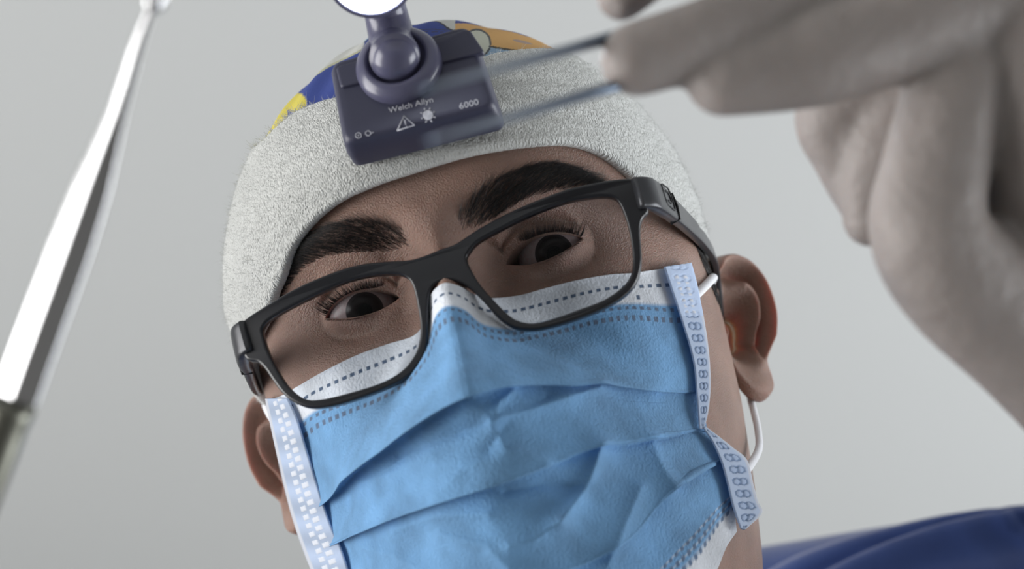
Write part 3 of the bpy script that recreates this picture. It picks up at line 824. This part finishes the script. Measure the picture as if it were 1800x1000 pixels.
LL = [(461, 584), (463, 573), (474, 561), (508, 541), (550, 520), (600, 497), (650, 484), (690, 481), (712, 486), (724, 500), (732, 530), (738, 570), (736, 602), (727, 626), (706, 651), (670, 672), (610, 691), (560, 702), (534, 700), (510, 683), (490, 655), (470, 615)]
RL = [(820, 456), (826, 441), (842, 424), (880, 403), (920, 383), (960, 366), (1000, 353), (1040, 346), (1070, 345), (1086, 353), (1098, 378), (1106, 406), (1111, 438), (1112, 466), (1106, 488), (1090, 507), (1060, 527), (1016, 544), (976, 558), (942, 567), (916, 565), (896, 555), (872, 532), (848, 505), (832, 482)]
def wrapz(x): return -.0011 * x * x - .000008 * np.abs(x) ** 3
def on_gl(pts, n):
    q = spline(pts, n, True); P_ = on_plane(q[:, 0], q[:, 1], GZ)
    for _ in range(8):
        d_ = ray_h(q[:, 0], q[:, 1]); k_ = (GZ + wrapz(P_[:, 0]) - CAM_H[2]) / d_[:, 2]; P_ = CAM_H + k_[:, None] * d_
    return P_[:, :2]
def curve_mesh(loops, extrude, bevel):
    cu = bpy.data.curves.new('c', 'CURVE'); cu.dimensions = '2D'; cu.fill_mode = 'BOTH'; cu.extrude = extrude; cu.bevel_depth = bevel; cu.bevel_resolution = 3; cu.offset = -bevel
    for lp in loops:
        sp = cu.splines.new('POLY'); sp.points.add(len(lp) - 1); sp.points.foreach_set('co', np.concatenate([lp, np.zeros((len(lp), 1)), np.ones((len(lp), 1))], 1).ravel()); sp.use_cyclic_u = True
    o = bpy.data.objects.new('c', cu); C.objects.link(o); bpy.context.view_layer.update()
    me = bpy.data.meshes.new_from_object(o.evaluated_get(bpy.context.evaluated_depsgraph_get()))
    V_ = np.empty(len(me.vertices) * 3); me.vertices.foreach_get('co', V_); F_ = [list(p.vertices) for p in me.polygons]
    bpy.data.objects.remove(o); bpy.data.curves.remove(cu); bpy.data.meshes.remove(me)
    return V_.reshape(-1, 3), F_
gl_loops = [on_gl(OUTL, 420), on_gl(LL, 220), on_gl(RL, 220)]
Vg, Fg = curve_mesh(gl_loops, 1.1, .8)
Vg[:, 2] += GZ - 1.9 + wrapz(Vg[:, 0])
o = mk('frame_front', h2w(Vg), Fg, M['glasses'], root_gl, root=root_gl)
def lens(lp):
    c_ = lp.mean(0); n = len(lp); rings = 14; V_ = []
    for sgn in (1, -1):
        for r in (np.linspace(0, 1, rings) if sgn > 0 else np.linspace(1, 0, rings)):
            q = c_ + (lp - c_) * r * 1.01
            z = GZ - 2.2 + wrapz(q[:, 0]) + 1.3 * (1 - r ** 2) + (.5 if sgn > 0 else -.5)
            V_.append(np.concatenate([q, z[:, None]], 1))
    V_ = np.concatenate(V_); return V_, quads(n, 2 * rings, True)
def lens_mat():
    m = bpy.data.materials.new('lens'); m.use_nodes = True; N = m.node_tree.nodes; L = m.node_tree.links; N.clear()
    out = N.new('ShaderNodeOutputMaterial'); t = N.new('ShaderNodeBsdfTransparent'); t.inputs[0].default_value = (.93, .94, .95, 1)
    gg = N.new('ShaderNodeBsdfGlossy'); gg.inputs['Roughness'].default_value = .02; f_ = N.new('ShaderNodeFresnel'); f_.inputs[0].default_value = 1.10
    mx = N.new('ShaderNodeMixShader'); L.new(f_.outputs[0], mx.inputs[0]); L.new(t.outputs[0], mx.inputs[1]); L.new(gg.outputs[0], mx.inputs[2]); L.new(mx.outputs[0], out.inputs[0]); return m
M['lens'] = lens_mat()
for lp in gl_loops[1:]:
    V_, F_ = lens(lp); mkl('lens', h2w(V_), F_, mat=M['lens'], parent=root_gl, root=root_gl)['label'] = 'clear lens'
def sweep_rect(P_, hh, tt_, side, n=80, bev=.28):
    """temple bar: rounded rectangle swept back; hh half height, tt_ half thickness"""
    P_ = spline(P_, n); hh = np.interp(np.linspace(0, 1, n), np.linspace(0, 1, len(hh)), hh); tt_ = np.interp(np.linspace(0, 1, n), np.linspace(0, 1, len(tt_)), tt_)
    T_ = norm(np.gradient(P_, axis=0)); U = np.array([0, 1.0, 0]); U = norm(U - (T_ @ U)[:, None] * T_); Nn = np.cross(T_, U)
    ns = 24; a = np.linspace(0, 2 * math.pi, ns, endpoint=False); e = .38
    cu, su = np.sign(np.cos(a)) * np.abs(np.cos(a)) ** e, np.sign(np.sin(a)) * np.abs(np.sin(a)) ** e
    V_ = P_[:, None] + hh[:, None, None] * cu[None, :, None] * U[:, None] + tt_[:, None, None] * su[None, :, None] * Nn[:, None]
    V_ = V_.reshape(-1, 3); F_ = quads(ns, n, True)
    F_ = tolist(F_) + [list(range(ns))[::-1], list(range((n - 1) * ns, n * ns))]
    return V_, F_
for s in (1, -1):
    x0 = 64.5 if s > 0 else 63.8
    y0 = 26.2 if s > 0 else 19.5
    y0 = 26.0 if s > 0 else 18.4
    PX_ = [(62.4, .5, GZ - 5.2), (65.6, .3, GZ - 8.6), (67.6, .1, 91), (70.0, 0, 82), (71.8, 0, 74)] if s > 0 else [(63.4, .6, GZ - 5.6), (66.4, .3, GZ - 9), (68.6, .1, 89), (70.6, 0, 81), (71.6, -.2, 74)]
    pts = [(s * a_, y0 + b_, c_) for a_, b_, c_ in PX_]
    V_, F_ = sweep_rect([np.array(p) for p in pts], [4.9, 5.2, 5.2, 5.0, 4.7], [1.5, 2.2, 2.2, 2.0, 1.9], s)
    mk('end_piece', h2w(V_), F_, M['temple'], root_gl, root=root_gl)
    pts = [(s * 72.0, y0, 73.2), (s * 76.0, y0 - .2, 55), (s * 80.9, y0 - 1.4 * s, 32), (s * 84.7, y0 - 3.0 * s, 8), (s * 85.0, y0 - 7, -8), (s * 82.5, y0 - 20, -22)]
    V_, F_ = sweep_rect([np.array(p) for p in pts], [4.6, 4.2, 3.7, 3.2, 2.8, 2.6], [1.8, 1.6, 1.5, 1.3, 1.3, 1.3], s)
    tmp_ = mk('temple', h2w(V_), F_, M['temple'], root_gl, root=root_gl)
    # hinge line and the small open D emblem, set on the outer side of the end piece
    def side_pt(z, y):
        zs = [97, 91, 82, 74, 55, 32]; xs = [66.9, 69.9, 72.25, 73.8, 77.8, 82.5]
        return np.array([s * np.interp(-z, [-q for q in zs], xs), y, z])
    lp = [(88, 3.2), (84, 3.6), (79, 3.4), (77.5, 0), (79, -3.4), (84, -3.6), (88, -3.2), (88.6, 0)]
    P_ = np.array([side_pt(z, y0 + 1.0 + yy_) for z, yy_ in lp]); P_ = spline(P_, 60, True); P_ = np.concatenate([P_, P_[:1]])
    V_, F_ = tube(P_, .28, 8); mkl('emblem', h2w(V_), F_, mat=M['line'], parent=tmp_, root=root_gl)
    lp = [(85.5, 1.6), (82.0, 1.8), (80.8, 0), (82.0, -1.8), (85.5, -1.6)]
    P_ = spline(np.array([side_pt(z, y0 + 1.0 + yy_) for z, yy_ in lp]), 40)
    V_, F_ = tube(P_, .28, 8); mkl('emblem', h2w(V_), F_, mat=M['line'], parent=tmp_, root=root_gl)
    P_ = np.array([(s * 70.5, y0 + 4.9, 73.6), (s * 73.8, y0 + 4.4, 73.6), (s * 74.2, y0, 73.6), (s * 73.8, y0 - 4.4, 73.6), (s * 70.5, y0 - 4.9, 73.6)])
    V_, F_ = tube(P_, .4, 8); mkl('hinge', h2w(V_), F_, mat=M['line'], parent=tmp_, root=root_gl)
# ================================================================ headlight
root_hl = empty('headlight', h2w([5, 77, 108]))
tag(root_hl, 'dark grey clip-on surgical headlight box with a glowing lamp on the cap', 'headlight')
# face of the housing from its four corners, on a plane leaning with the brow
BC = np.array([5.5, 78.5, 117.0])
tilt = math.radians(14)
bu = np.array([1, -.015, 0]); bv = np.array([.0, math.cos(tilt), -math.sin(tilt)]); bn = np.cross(bu, bv); bn /= np.linalg.norm(bn)
bu = norm(bu)
def bh(u, v, h): return BC + np.multiply.outer(u, bu) + np.multiply.outer(v, bv) + np.multiply.outer(h, bn)
def inv_box(px, py):
    d_ = ray_h(np.array(px, float), np.array(py, float)); k_ = ((BC - CAM_H) @ bn) / (d_ @ bn); P_ = CAM_H + k_[..., None] * d_ - BC
    return np.stack([P_ @ bu, P_ @ bv], -1)
corn = inv_box([582, 604, 866, 822], [112, 252, 182, 42])
print('box corners', np.round(corn, 1).tolist())
def rounded(poly, r, n=8):
    out = []; m = len(poly)
    for i in range(m):
        p = poly[i]; a = poly[i - 1] - p; b = poly[(i + 1) % m] - p; a /= np.linalg.norm(a); b /= np.linalg.norm(b)
        p0 = p + a * r; p1 = p + b * r
        for t in np.linspace(0, 1, n): out.append((1 - t) ** 2 * p0 + 2 * t * (1 - t) * p + t * t * p1)
    return np.array(out)
poly = corn.copy(); cen = poly.mean(0)
rp = rounded(poly, 3.4)
levels = [(-13, 1.05), (-8, 1.06), (-2.2, 1.03), (-.8, 1.0), (-.25, .975), (0, .94), (0, .86), (.0, .5), (0, .0)]
V_ = []; 
for h_, k_ in levels:
    q = cen + (rp - cen) * k_
    ledge = 0
    V_.append(bh(q[:, 0], q[:, 1], np.full(len(q), h_)))
V_ = np.concatenate(V_)
hous = mkl('housing', h2w(V_), quads(len(rp), len(levels), True), mat=M['housing'], parent=root_hl, root=root_hl)
# raised upper plate
pu = inv_box([592, 600, 852, 826], [122, 158, 92, 52])
rp2 = rounded(pu, 1.2); c2 = pu.mean(0)
V_ = np.concatenate([bh((c2 + (rp2 - c2) * k_)[:, 0], (c2 + (rp2 - c2) * k_)[:, 1], np.full(len(rp2), h_)) for h_, k_ in ((-1, 1.0), (.5, 1.0), (.9, .985), (1.0, .95), (1.0, 0))])
mkl('upper_plate', h2w(V_), quads(len(rp2), 5, True), mat=M['housing'], parent=root_hl, root=root_hl)
# socket boss and ball joint
bc2 = inv_box([703], [118])[0]
a = np.linspace(0, 2 * math.pi, 72, endpoint=False)
V_ = np.concatenate([bh(bc2[0] + r_ * np.cos(a), bc2[1] + r_ * np.sin(a), np.full(72, h_)) for r_, h_ in ((13.2, -1), (13.2, 1.6), (12.8, 2.8), (11.8, 4.0), (10.2, 5.0), (9.2, 5.2), (8.8, 4.4), (8.4, 3.4), (0.01, 3.2))])
mkl('socket', h2w(V_), quads(72, 9, True), mat=M['boss'], parent=root_hl, root=root_hl)
def ball(c_, r_, n=32):
    th = np.linspace(0.001, math.pi - .001, n); ph = np.linspace(0, 2 * math.pi, 2 * n, endpoint=False); T_, P_ = np.meshgrid(th, ph, indexing='ij')
    return np.stack([c_[0] + r_ * np.sin(T_) * np.cos(P_), c_[1] + r_ * np.sin(T_) * np.sin(P_), c_[2] + r_ * np.cos(T_)], -1).reshape(-1, 3), quads(2 * n, n, True)
bcen = bh(np.array(bc2[0]), np.array(bc2[1]), np.array(5.5))
V_, F_ = ball(bcen, 7.6); mkl('ball_joint', h2w(V_), F_, mat=M['boss'], parent=root_hl, root=root_hl)
LAMP = c2h(at(650, -54, 448))
P_ = spline(np.array([bcen + bn * 3 - bv * 2.5, bcen * .55 + c2h(at(688, 60, 470)) * .45, c2h(at(680, 30, 464)), c2h(at(668, -20, 458))]), 30)
V_, F_ = tube(P_, np.interp(np.linspace(0, 1, 30), [0, .3, .6, 1], [7.4, 7.2, 6.8, 6.0]), 28); mkl('arm', h2w(V_), F_, mat=M['boss'], parent=root_hl, root=root_hl)
ld = norm(CAM_H - LAMP + np.array([0, -40, 0])); la = norm(np.cross(ld, [0, 1, 0])); lb = np.cross(la, ld)
def ring(r_, h_): return LAMP + ld * h_ + r_ * (np.cos(a)[:, None] * la + np.sin(a)[:, None] * lb)
V_ = np.concatenate([ring(r_, h_) for r_, h_ in ((.01, -16), (9, -16), (11.5, -13), (12.5, -6), (13.5, 4), (13.5, 6), (12.6, 6.3), (12.0, 5.2), (11.9, 2), (.01, 1.5))])
mkl('lamp_head', h2w(V_), quads(72, 10, True), mat=M['boss'], parent=root_hl, root=root_hl)
V_ = np.concatenate([ring(r_, h_) for r_, h_ in ((11.8, 2.2), (11.8, 4.6), (9, 5.8), (5, 6.6), (.01, 7.0))])
mkl('lamp_lens', h2w(V_), quads(72, 5, True), mat=M['lamp_glow'], parent=root_hl, root=root_hl)['label'] = 'glowing white lens'
# writing and symbols on the housing
def flat_on_box(V2, ox, oy, scale, ang, h_=.12):
    c_, s_ = math.cos(ang), math.sin(ang); u = ox + scale * (V2[:, 0] * c_ - V2[:, 1] * s_); v = oy + scale * (V2[:, 0] * s_ + V2[:, 1] * c_)
    return bh(u, v, h_ + V2[:, 2] * scale)
bang = math.atan2(corn[2][1] - corn[1][1], corn[2][0] - corn[1][0])
def text(s_, px, py, size):
    cu = bpy.data.curves.new('t', 'FONT'); cu.body = s_; cu.size = 1; cu.extrude = .02; cu.resolution_u = 3
    o = bpy.data.objects.new('t', cu); C.objects.link(o); bpy.context.view_layer.update()
    me = bpy.data.meshes.new_from_object(o.evaluated_get(bpy.context.evaluated_depsgraph_get()))
    V2 = np.empty(len(me.vertices) * 3); me.vertices.foreach_get('co', V2); F_ = [list(p.vertices) for p in me.polygons]
    bpy.data.objects.remove(o); bpy.data.curves.remove(cu); bpy.data.meshes.remove(me)
    uv = inv_box([px], [py])[0]
    mk('lettering', h2w(flat_on_box(V2.reshape(-1, 3), uv[0], uv[1], size, bang)), F_, M['print'], hous, root=root_hl, smooth=False)
text('Welch Allyn', 683, 200, 2.75)
text('6000', 806, 192, 3.0)
def lines(name, polys, r_=.16):
    parts = []
    for pl in polys:
        uv = inv_box([p[0] for p in pl], [p[1] for p in pl]); parts.append(tube(bh(uv[:, 0], uv[:, 1], np.full(len(uv), .12)), r_, 6))
    V_, F_ = join(parts); mkl(name, h2w(V_), F_, mat=M['print'], parent=hous, root=root_hl)
lines('warning_symbol', [[(697, 231), (709, 205), (727, 221), (697, 231)], [(710, 212), (712, 220)], [(713, 223.5), (713.3, 224.5)]], .2)
def circ(cx_, cy_, r_, n=24): return [(cx_ + r_ * math.cos(t), cy_ + r_ * .95 * math.sin(t)) for t in np.linspace(0, 2 * math.pi, n + 1)]
lines('lamp_symbol', [circ(751, 203, r_) for r_ in (1, 2.6, 4.4, 6.2, 8.0)] + [[(751 + 10.5 * math.cos(t), 203 + 10.5 * math.sin(t)), (751 + 13.5 * math.cos(t), 203 + 13.5 * math.sin(t))] for t in np.arange(8) * math.pi / 4 + .3], .2)
lines('indicator_symbols', [circ(629, 240, 5), circ(629, 240, .8), circ(646, 236, 4.5), [(651, 236), (656, 234)]], .12)

# ================================================================ scrub top
def grid_c(rows_, n=90, m=60):
    R_ = np.stack([spline(np.array([at(*p) for p in r]), n) for r in rows_])
    G_ = np.stack([spline(R_[:, j], m) for j in range(n)], 1)
    return G_.reshape(-1, 3), quads(n, m)
XS = [1290, 1380, 1470, 1560, 1650, 1740, 1830, 1950, 2150, 2400]
SIL = [1052, 993, 957, 932, 912, 898, 891, 890, 915, 1010]
D0 = [690, 688, 686, 684, 682, 680, 676, 668, 650, 620]
def rowp(dy, dd): return [(x, y + (dy[i] if hasattr(dy, '__len__') else dy), d + (dd[i] if hasattr(dd, '__len__') else dd)) for i, (x, y, d) in enumerate(zip(XS, SIL, D0))]
# distance from silhouette to the seam where the front panel laps over
lap = [90, 62, 42, 26, 15, 8, 5, 20, 40, 60]
lapd = [l * .16 for l in lap]
rows_ = [rowp(400, 190), rowp(140, 130), rowp(30, 70), rowp(3, 26), rowp(0, 0), rowp([l * .4 for l in lap], [-l * .10 - 3 for l in lap]), rowp([l * .96 for l in lap], [-l * .13 - 3 for l in lap]), rowp([l for l in lap], [-l * .16 - 10 for l in lap]),
         rowp([l + 10 for l in lap], [-l * .18 - 13 for l in lap]), rowp([l + 60 for l in lap], [-l * .2 - 18 for l in lap]), rowp([l + 180 for l in lap], -40), rowp(520, -30), rowp(900, 60)]
Vs, Fs = grid_c(rows_, 140, 170)
qx = 900 + FPX * Vs[:, 0] / -Vs[:, 2]; qy = 500 - FPX * Vs[:, 1] / -Vs[:, 2]
wr = 3.0 * np.exp(-(seg_dist(qx, qy, [(1755, 902), (1800, 940), (1860, 1000)]) / 13) ** 2) - 3.5 * np.exp(-(seg_dist(qx, qy, [(1790, 915), (1850, 945), (1900, 990)]) / 14) ** 2) + 1.6 * np.exp(-(seg_dist(qx, qy, [(1700, 930), (1760, 1000), (1800, 1080)]) / 22) ** 2)
Vs[:, 2] += wr
scrub = mkl('scrub_top', c2w(Vs), Fs, mat=M['scrub'], parent=person, root=person); scrub['label'] = 'royal blue scrub top'
so = scrub.modifiers.new('thick', 'SOLIDIFY'); so.thickness = .0012; so.offset = -1
body = [chain([(60, -250, -760), (60, -340, -840), (40, -520, -930)], [120, 145, 150], ns=40), chain([(190, -160, -725), (60, -215, -760), (-110, -260, -730)], [48, 78, 62], ns=40),
        chain([SHOULDER + [8, -8, -8], (SHOULDER + ELBOW) / 2, SHOULDER * .2 + ELBOW * .8], [58, 54, 52], ns=32),
        chain([(-130, -270, -720), (-200, -330, -640), (-250, -330, -560)], [60, 54, 50], ns=32)]
V_, F_ = join([(c2w(v), f) for v, f in body])
to = mkl('scrub_torso', V_, F_, mat=M['scrub'], parent=person, root=person)
rm = to.modifiers.new('remesh', 'REMESH'); rm.mode = 'VOXEL'; rm.voxel_size = .006; rm.use_smooth_shade = True
s_ = to.modifiers.new('smooth', 'SMOOTH'); s_.factor = .6; s_.iterations = 10

# ================================================================ gloved hand
def glove(name, chains, voxel=.0013, it=8):
    V_, F_ = join([(c2w(v), f) for v, f in chains])
    o = mkl(name, V_, F_, mat=M['glove'], parent=person, root=person)
    rm = o.modifiers.new('remesh', 'REMESH'); rm.mode = 'VOXEL'; rm.voxel_size = voxel; rm.use_smooth_shade = True
    s_ = o.modifiers.new('smooth', 'SMOOTH'); s_.factor = .5; s_.iterations = it
    return o
def pc(*pts):
    return chain([at(x, y, d) for x, y, d, r in pts], [r for *_, r in pts], ns=24)
hand = [pc((1120, 104, 338, 8.4), (1240, 66, 340, 9.0), (1400, 0, 348, 8.6), (1560, -90, 360, 9.2), (1790, -120, 372, 12)),
        pc((1272, 138, 340, 8.6), (1400, 112, 342, 11), (1560, 62, 346, 11.6), (1700, 10, 352, 13), (1860, 10, 362, 17)),
        pc((1092, -8, 352, 6.0), (1180, -70, 356, 7), (1400, -170, 365, 9), (1700, -200, 370, 12)),
        pc((1700, 90, 368, 14), (1590, 180, 374, 13), (1545, 290, 376, 11.5), (1530, 385, 378, 7)),
        pc((1600, 80, 372, 14), (1475, 190, 378, 12), (1490, 280, 381, 9), (1520, 360, 384, 6.5)),
        pc((1680, 130, 352, 11), (1645, 290, 350, 12.5), (1632, 400, 350, 15), (1690, 490, 354, 18), (1830, 590, 366, 21), (2000, 720, 388, 26)),
        pc((1800, 60, 360, 20), (1870, 250, 362, 24), (1920, 430, 366, 26), (2020, 700, 390, 28)),
        pc((1900, -60, 368, 18), (1960, 200, 372, 24), (2010, 450, 382, 26), (2060, 720, 400, 29))]
glove('surgical_glove', hand)['label'] = 'off-white latex glove on the raised hand'
V_, F_ = tube(np.array([c_ for c_ in spline(np.array([WRIST * 1.0, WRIST * .75 + ELBOW * .25]), 10)]), np.linspace(30, 36, 10), 32)

# ================================================================ tweezers
root_tw = empty('tweezers', c2w(at(1180, 90, 336)))
tag(root_tw, 'blurred steel tweezers held by the gloved hand beside the headlight', 'tweezers')
def prong(pts, r_):
    P_ = spline(np.array([at(*p) for p in pts]), 40); V_, F_ = tube(P_, np.interp(np.linspace(0, 1, 40), np.linspace(0, 1, len(r_)), r_), 14)
    mkl('prong', c2w(V_), F_, mat=M['tweezer'], parent=root_tw, root=root_tw)
prong([(1480, -60, 358), (1280, 10, 350), (1150, 45, 346), (1040, 76, 336), (940, 103, 312), (840, 130, 284), (740, 158, 258)], [1.6, 1.8, 1.6, 1.3, 1.0, .6, .3])
prong([(1480, -60, 358), (1290, 70, 350), (1160, 128, 342), (1040, 163, 332), (930, 196, 310), (840, 222, 284), (750, 248, 258)], [1.6, 1.8, 1.6, 1.3, 1.0, .6, .3])

# ================================================================ the steel instrument at the left
root_in = empty('surgical_instrument', c2w(at(60, 620, 300)))
tag(root_in, 'blurred shiny steel instrument slanting up along the left edge', 'instrument')
P_ = spline(np.array([at(268, 8, 296), at(244, 70, 297), (at(208, 190, 298)), at(160, 330, 299), at(110, 470, 300), at(62, 600, 301), at(22, 712, 302)]), 60)
W5 = np.interp(np.linspace(0, 1, 60), [0, .1, .25, .32, .45, .6, 1], [1.2, 1.6, 2.2, 3.0, 4.6, 5.3, 5.6])
T5 = norm(np.gradient(P_, axis=0)); Z5 = np.array([0, 0, 1.0]); Z5 = norm(Z5 - (T5 @ Z5)[:, None] * T5); X5 = np.cross(T5, Z5); X5 *= np.sign(X5[:, :1])
bl = np.linspace(0, 1, 60)
sec = rounded(np.array([(-1.0, -.48), (-.02, .18), (.85, -.02), (.5, -1.0)]), .16, 6)
V_ = (P_[:, None] + W5[:, None, None] * (sec[None, :, :1] * X5[:, None] + sec[None, :, 1:] * Z5[:, None])).reshape(-1, 3)
F_ = tolist(quads(len(sec), 60, True)) + [list(range(len(sec)))[::-1], list(range(59 * len(sec), 60 * len(sec)))]
mk('shaft', c2w(V_), F_, mat=M['steel'], parent=root_in, root=root_in)
P_ = spline(np.array([at(22, 712, 302), at(-20, 830, 303), at(-90, 1010, 305), at(-170, 1200, 308)]), 40)
V_, F_ = tube(P_, np.interp(np.linspace(0, 1, 40), [0, .08, 1], [4.7, 4.3, 4.2]), 32)
mkl('handle', c2w(V_), F_, mat=M['steel_dark'], parent=root_in, root=root_in)
V_, F_ = ball(at(272, 2, 296), 2.2, 16); mkl('tip', c2w(V_), F_, mat=M['steel'], parent=root_in, root=root_in)
# the other gloved hand, below the frame, that holds it
hand2 = [pc((-60, 1120, 300, 8), (-130, 1085, 312, 8.5), (-220, 1110, 318, 9), (-300, 1200, 322, 11)),
         pc((-50, 1190, 290, 8), (-120, 1230, 296, 9.5), (-220, 1290, 310, 11)),
         pc((-80, 1200, 306, 7.5), (-150, 1160, 318, 8.5), (-240, 1190, 324, 9), (-310, 1260, 326, 11)),
         pc((-110, 1275, 308, 7.5), (-180, 1235, 320, 8), (-260, 1260, 326, 9), (-320, 1320, 328, 11)),
         pc((-150, 1345, 310, 6.5), (-210, 1310, 322, 7), (-280, 1330, 328, 8), (-330, 1380, 330, 10)),
         pc((-280, 1230, 322, 14), (-330, 1330, 330, 20), (-420, 1480, 350, 24)), pc((-230, 1310, 318, 14), (-300, 1400, 328, 19), (-420, 1500, 352, 24))]
glove('surgical_glove', hand2)['label'] = 'off-white latex glove on the lowered hand'
arm2 = chain([at(-420, 1490, 352), (-215, -240, -450), (-250, -330, -560)], [26, 34, 40], ns=28)
mkl('sleeve', c2w(arm2[0]), arm2[1], mat=M['scrub'], parent=person, root=person)
